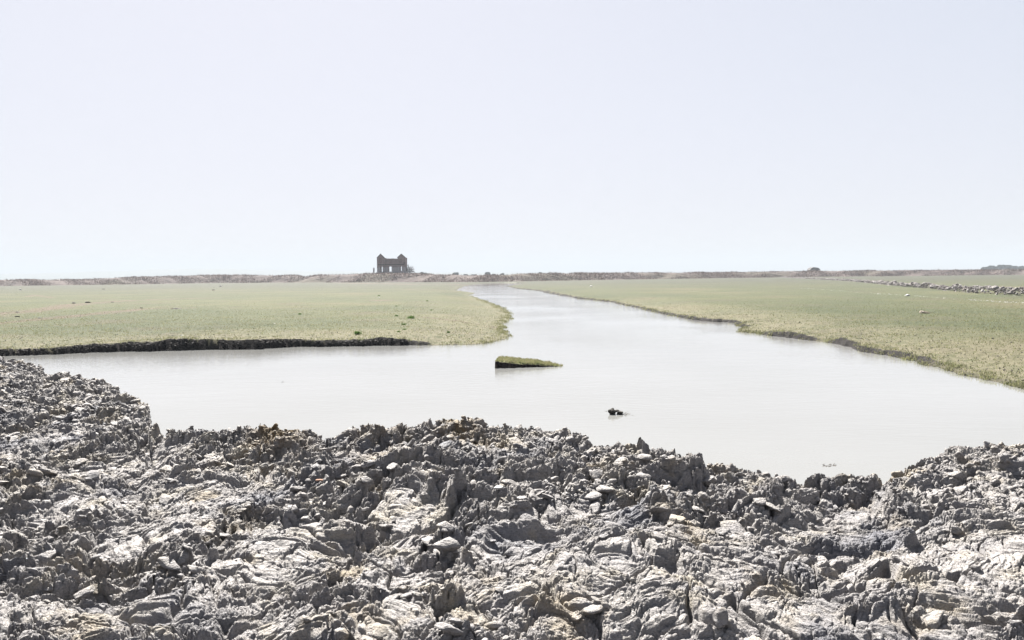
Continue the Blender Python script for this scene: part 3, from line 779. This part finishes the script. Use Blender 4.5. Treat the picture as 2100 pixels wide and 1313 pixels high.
# small islet at the head of the creek
q = at(1056, 580.8, 0); v, f = rock(4, 61, .1); v = v*np.array([24/FPX*q.y, 9, .42]); v[:, 2] = np.maximum(v[:, 2], -.05)
o = npmesh('islet', v, f, mat_noise('islet_turf', (.07, .075, .04), (.14, .14, .08), .8)); o.location = q+Vector((0, 6, 0)); tag(o, 'low dark grassy islet at the head of the creek', 'islet')

# ------------------------------------------------------------------ ruined house
YH = 431.0; SH = YH/FPX; qb = atY(803, 562.5, YH)
hx = lambda px: (px-803)*SH
hz_ = lambda py: (562.0-py)*SH
HB = qb.z-.5
house = empty('ruined_house', (qb.x, YH, HB)); tag(house, 'roofless two-gabled brick ruin standing on the far embankment', 'house')
M_MAS = mat_masonry(); M_COP = mat_noise('dark_coping', (.06, .045, .05), (.12, .09, .085), 1.5, .9)
zb = -1.2
def Z(py): return hz_(py)+.5
def wall_with(mb, x0, x1, ztop, y0, y1, holes, gable=None):
    # columns between hole edges, boxes above and below each hole
    xs = sorted({x0, x1, *[a for h_ in holes for a in h_[:2]]})
    for a, b in zip(xs[:-1], xs[1:]):
        hs_ = sorted([h_ for h_ in holes if h_[0] <= a+1e-6 and h_[1] >= b-1e-6], key=lambda h_: h_[2]); z = zb
        for h_ in hs_:
            mb.box(a, b, y0, y1, z, h_[2]); z = h_[3]
        mb.box(a, b, y0, y1, z, ztop)
    if gable:
        mb.prism([(x0, ztop), (x1, ztop), (x1, gable[1]), ((x0+x1)/2, gable[0]), (x0, gable[1])], y0, y1)
TH = .55
def H_(a, b, t_, bt): return (hx(a), hx(b), Z(bt), Z(t_))
door = H_(780.6, 785.6, 546.5, 557.2); win_c = H_(796.8, 803.4, 546.5, 556.8); win_r = H_(821.2, 824.8, 546.5, 555.8)
up_l = H_(780.3, 783.2, 530.2, 538.2); up_c = H_(799.4, 803, 532.6, 538.4); up_r = H_(821.8, 824.6, 532.6, 538)
mb = MB(); wall_with(mb, hx(774.4), hx(789.6), Z(528), -1.1, -1.1+TH, [door, up_l], (Z(520.5), Z(527.9)))
mb.box(hx(774.4), hx(774.4)+TH, -1.1+TH, 6.5, zb, Z(528.2)); mb.box(hx(789.6)-TH, hx(789.6), -1.1+TH, 6.5, zb, Z(528.6))
mb.box(hx(774.4)+TH+.003, hx(789.6)-TH-.003, 2.0, 2.0+TH, Z(545), Z(528.4))
mb.build('gable_tower', M_MAS, house)['label'] = 'left gabled tower with tall doorway'
mb = MB(); wall_with(mb, hx(816.3), hx(832.2), Z(527.8), -1.1, -1.1+TH, [win_r, up_r], (Z(521), Z(527.7)))
mb.box(hx(816.3), hx(816.3)+TH, -1.1+TH, 6.5, zb, Z(528)); mb.box(hx(832.2)-TH, hx(832.2), -1.1+TH, 6.5, zb, Z(528.4))
mb.build('gable_tower', M_MAS, house)['label'] = 'right gabled tower with windows on both storeys'
mb = MB(); wall_with(mb, hx(789.6)+.003, hx(816.3)-.003, Z(530.6), 0, TH, [win_c, up_c])
for k_ in range(26):                                                  # crumbled wall head
    a = hx(789.8)+k_*.245; mb.box(a, a+.22, .02, TH-.02, Z(530.6)-.02, Z(530.6)+random.random()*.22)
mb.build('front_wall', M_MAS, house)
mb = MB(); wall_with(mb, hx(775)+.4, hx(831.5)-.4, Z(531.5), 6.5+.003, 6.5+TH, [H_(779, 787.2, 545.5, 560), H_(794.8, 806.5, 545.5, 560), H_(819, 827, 545.5, 560)])
mb.build('rear_wall', M_MAS, house)
mb = MB(); mb.box(hx(774.2), hx(789.8), -1.25, -1.1, Z(543.2), Z(541.8)); mb.box(hx(789.8), hx(816.1), -.12, 0, Z(542.8), Z(541.6)); mb.box(hx(816.1), hx(832.4), -1.25, -1.1, Z(542.8), Z(541.4))
mb.build('string_course', M_COP, house)
for xa, xb, pe, pk in ((774, 790, 527.9, 519.8), (815.9, 832.6, 527.6, 520.3)):
    mb = MB(); xm = (xa+xb)/2; t_ = .26
    for s0, s1 in ((xa, xm), (xb, xm)):
        mb.prism([(hx(s0), Z(pe)), (hx(s1), Z(pk)), (hx(s1), Z(pk)-t_*1.5), (hx(s0), Z(pe)-t_*1.5)], -1.32, -1.1+TH+.1)
    mb.build('gable_coping', M_COP, house)
for px in (790.2, 811.4, 775, 831.4): 
    mb = MB(); y_ = -.18 if 791 < px < 816 or px < 791 and px > 780 else -1.28
    mb.box(hx(px)-.18, hx(px)+.18, y_, y_+.18-.002, zb, Z(543 if px != 775 and px != 831.4 else 528)); mb.build('pilaster', M_MAS, house)
def frame(hl, y_, col, mat):
    x0, x1, z0_, z1 = hl; mb = MB(); t_ = .12
    mb.box(x0-t_, x0, y_, y_+.08, z0_-t_, z1+t_); mb.box(x1, x1+t_, y_, y_+.08, z0_-t_, z1+t_); mb.box(x0, x1, y_, y_+.08, z1, z1+t_); mb.box(x0, x1, y_, y_+.08, z0_-t_, z0_)
    return mb.build(col, mat, house)
frame(door, -1.18, 'door_frame', M_COP)
for h_, y_ in ((up_l, -1.18), (win_r, -1.18), (up_r, -1.18), (win_c, -.08), (up_c, -.08)): frame(h_, y_, 'window_frame', M_COP)
mb = MB(); mb.box(hx(765.9), hx(768.2), -.6, .3, zb, Z(548.6)); mb.build('wall_stump', M_MAS, house)
mb = MB(); mb.prism([(hx(768.2)+.01, zb), (hx(774.4)-.01, zb), (hx(774.4)-.01, Z(557.6)), (hx(772), Z(558.0)), (hx(770), Z(560.2)), (hx(768.2)+.01, Z(560.4))], -.55, -.15); mb.build('low_wall', M_MAS, house)
# rubble slope around the house foot
# bare tree beside the house
def bare_tree(px, py, Y_, name, label):
    q = atY(px, py, Y_); e = empty(name, (q.x, Y_, q.z-.6)); tag(e, label, 'tree')
    tr = MB(); cr = MB(); rr = random.Random(11); top = Vector((.55, 0, 1.9))
    tr.tube((0, 0, -.5), (.2, 0, 1.0), .22, .17, 7); tr.tube((.2, 0, 1.0), top, .17, .13, 7)
    for i in range(18):
        a = R(-30+i*7.4+rr.uniform(-5, 5)); L = rr.uniform(2.7, 4.3)*(1-.25*abs(a-R(20))/R(90)); dy = rr.uniform(-.5, .5)
        d = Vector((math.sin(a), dy, math.cos(a)))
        p = Vector((.2, 0, 1.0)).lerp(top, rr.random()); pts = [p]
        for s_ in range(4):
            d = (d+Vector((rr.uniform(-.22, .22), rr.uniform(-.2, .2), rr.uniform(-.25, .1)))).normalized(); pts.append(pts[-1]+d*L/4)
        for s_ in range(4): cr.tube(pts[s_], pts[s_+1], .10-.012*s_, .088-.012*s_, 4)
        for j in range(13):
            s_ = rr.randint(1, 3); p1 = pts[s_].lerp(pts[s_+1], rr.random()); dd = (pts[s_+1]-pts[s_]).normalized()
            d1 = (dd+Vector((rr.uniform(-.9, .9), rr.uniform(-.9, .9), rr.uniform(-.8, .8)))).normalized(); p2 = p1+d1*rr.uniform(.4, .95); cr.tube(p1, p2, .055, .045, 3)
            for k_ in range(3):
                p3 = p1.lerp(p2, rr.uniform(.3, 1)); cr.tube(p3, p3+Vector((rr.uniform(-.4, .4), rr.uniform(-.4, .4), rr.uniform(-.3, .35))), .04, .03, 3)
    k_ = mat_noise('bare_bark', (.16, .11, .11), (.24, .17, .16), 3)
    tr.build('trunk', k_, e); cr.build('crown', k_, e)
bare_tree(835.0, 562.3, 433, 'bare_tree', 'leafless spreading tree leaning out from the right side of the ruin')

# distant leafy trees and bushes
def bush(px, ptop, wpx, Y_, label, mat, name='distant_tree', group='trees on the horizon', cat='tree', pbot=566):
    s = Y_/FPX; q = atY(px, pbot, Y_); tp = atY(px, ptop, Y_); hgt = tp.z-.3; wd = wpx*s
    e = empty(name, (q.x, Y_, .3)); tag(e, label, cat, group)
    mb = MB(); mb.tube((0, 0, -.3), (0, 0, hgt*.6), .3, .15, 6); mb.build('trunk', M_TRK, e)
    n = 2200; nl = 11; cen = np.stack([(rng.random(nl)-.5)*wd*.7, (rng.random(nl)-.5)*wd*.5, hgt*(.5+.3*rng.random(nl))], -1)
    ci = rng.integers(0, nl, n); d_ = rng.normal(size=(n, 3)); d_ /= np.linalg.norm(d_, axis=1)[:, None]
    rad = min(wd*.26, hgt*.3)
    P = cen[ci]+d_*(rad*rng.random((n, 1))**.45); P[:, 2] = np.clip(P[:, 2], .2, hgt*1.0)
    a = rng.normal(size=(n, 3)); b = rng.normal(size=(n, 3)); a /= np.linalg.norm(a, axis=1)[:, None]; b /= np.linalg.norm(b, axis=1)[:, None]
    ls = rad*.3; V = np.stack([P-a*ls, P+b*ls, P+a*ls, P-b*ls], 1).reshape(-1, 3)
    npmesh('crown', V, np.arange(4*n).reshape(-1, 4), mat, smooth=False, parent=e)
M_TRK = mat_noise('bark', (.06, .05, .045), (.1, .085, .07), 2)
M_FOL = mat_blade('distant_foliage', [(.035, .05, .035), (.05, .065, .045), (.07, .08, .05)])
for px, tp, wd, lab in ((851, 560.5, 6, 'tiny dark bush on the horizon just right of the bare tree'), (869, 558.6, 17, 'rounded dark tree on the horizon, widest of those right of the ruin'), (934, 558.8, 12, 'small rounded dark tree on the horizon midway between ruin and creek head'),
                        (1001, 558.8, 12, 'dark tree on the horizon above the left side of the creek head'), (1030, 560, 8, 'low faint bush on the horizon above the creek head'),(1108, 558.4, 9, 'low faint bush on the horizon right of the creek head')):
    bush(px, tp, wd, 900, lab, M_FOL)
for i, (px, tp, wd) in enumerate(((2020, 547.5, 14), (2034, 545.5, 16), (2050, 544, 22), (2066, 544, 20), (2080, 546, 16), (2094, 546, 14), (2112, 545, 20))):
    bush(px, tp, wd, 1100, 'one of the soft rounded trees in the grove on the right horizon', M_FOL, group='grove on the right horizon', pbot=554)
M_HUT = mat_noise('weathered_thatch', (.10, .095, .10), (.17, .15, .15), .8); 
q = atY(1671, 556, 640); e = empty('hut', (q.x, 640, q.z-1)); tag(e, 'low grey hut with a rounded thatched roof on the right horizon', 'hut'); s = 640/FPX
mb = MB(); mb.box(-8*s, 8*s, 0, 6, -2, 1+2.2*s); mb.build('wall', M_HUT, e)
mb = MB(); mb.prism([(-11*s, 1+1.6*s), (11*s, 1+1.6*s), (8.5*s, 1+5.4*s), (4*s, 1+7.0*s), (-3*s, 1+7.9*s), (-7*s, 1+6.0*s)], -.6, 6.6); mb.build('roof', M_HUT, e)
# white sheds beyond the embankment
M_SHED = mat_noise('white_render', (.62, .62, .62), (.7, .7, .7), .3, .7)
for px, wd, hp, lab in ((955, 10, 2.4, 'low white shed on the horizon right of the midway tree'), (972, 14, 2.0, 'long white shed on the horizon between two dark trees'), (1013, 9, 2.6, 'white shed on the horizon beside the tree above the creek head'),
                        (112, 7, 2.2, 'small white shed on the left horizon'), (213, 8, 2.6, 'white shed on the left horizon beside the step in the embankment'), (5, 6, 2.0, 'white shed at the far left end of the horizon')):
    Y_ = 860; s = Y_/FPX; hy = 573-22*px/2100
    topy = {955: 562.2, 972: 562.8, 1013: 561.8, 112: 573, 213: 571.6, 5: 574.6}[px]
    q = atY(px, topy, Y_); e = empty('white_shed', (q.x, Y_, .3)); tag(e, lab, 'shed'); hh = q.z-.3
    mb = MB(); mb.box(-wd*s/2, wd*s/2, 0, 8, -.3, hh*.75); mb.build('wall', M_SHED, e)
    mb = MB(); mb.prism([(-wd*s/2-.3, hh*.75), (wd*s/2+.3, hh*.75), (wd*s*.35, hh), (-wd*s*.35, hh)], -.4, 8.4); mb.build('roof', M_SHED, e)

# faint hills at the left horizon
uh = np.linspace(-.9, .12, 160); NHr = 14
yy = np.linspace(0, 1, NHr)[:, None]
ridge_h = np.interp(uh, [-.9, -.64, -.6, -.5, -.42, -.36, -.25, -.1, .12], [95, 62, 58, 75, 92, 88, 55, 30, 8])+6*vn(uh*30, uh*0, 900)
Yh_ = 4300+700*yy; ZH = .62*ridge_h[None]*np.sin(yy*np.pi/2)**.8+0*Yh_
o = npmesh('hills', np.stack([uh[None]*Yh_, Yh_+0*uh[None], ZH], -1).reshape(-1, 3), grid_faces(NHr, 160), mat_noise('far_hill', (.07, .09, .06), (.1, .1, .07), .002)); tag(o, kind='structure')

# ------------------------------------------------------------------ haze
HAZE = .00034
if HAZE:
    mb = MB(); mb.box(-9500, 9500, -60, 8600, -1.8, 120); k = bpy.data.materials.new('haze_air'); k.use_nodes = True; t_ = k.node_tree; t_.nodes.clear()
    pv = t_.nodes.new('ShaderNodeVolumePrincipled'); pv.inputs['Density'].default_value = HAZE; pv.inputs['Color'].default_value = (.31, .34, .38, 1); pv.inputs['Anisotropy'].default_value = 0
    ou = t_.nodes.new('ShaderNodeOutputMaterial'); t_.links.new(pv.outputs[0], ou.inputs['Volume'])
    o = mb.build('haze', k); tag(o, 'pale haze over the whole marsh', 'haze', kind='stuff')
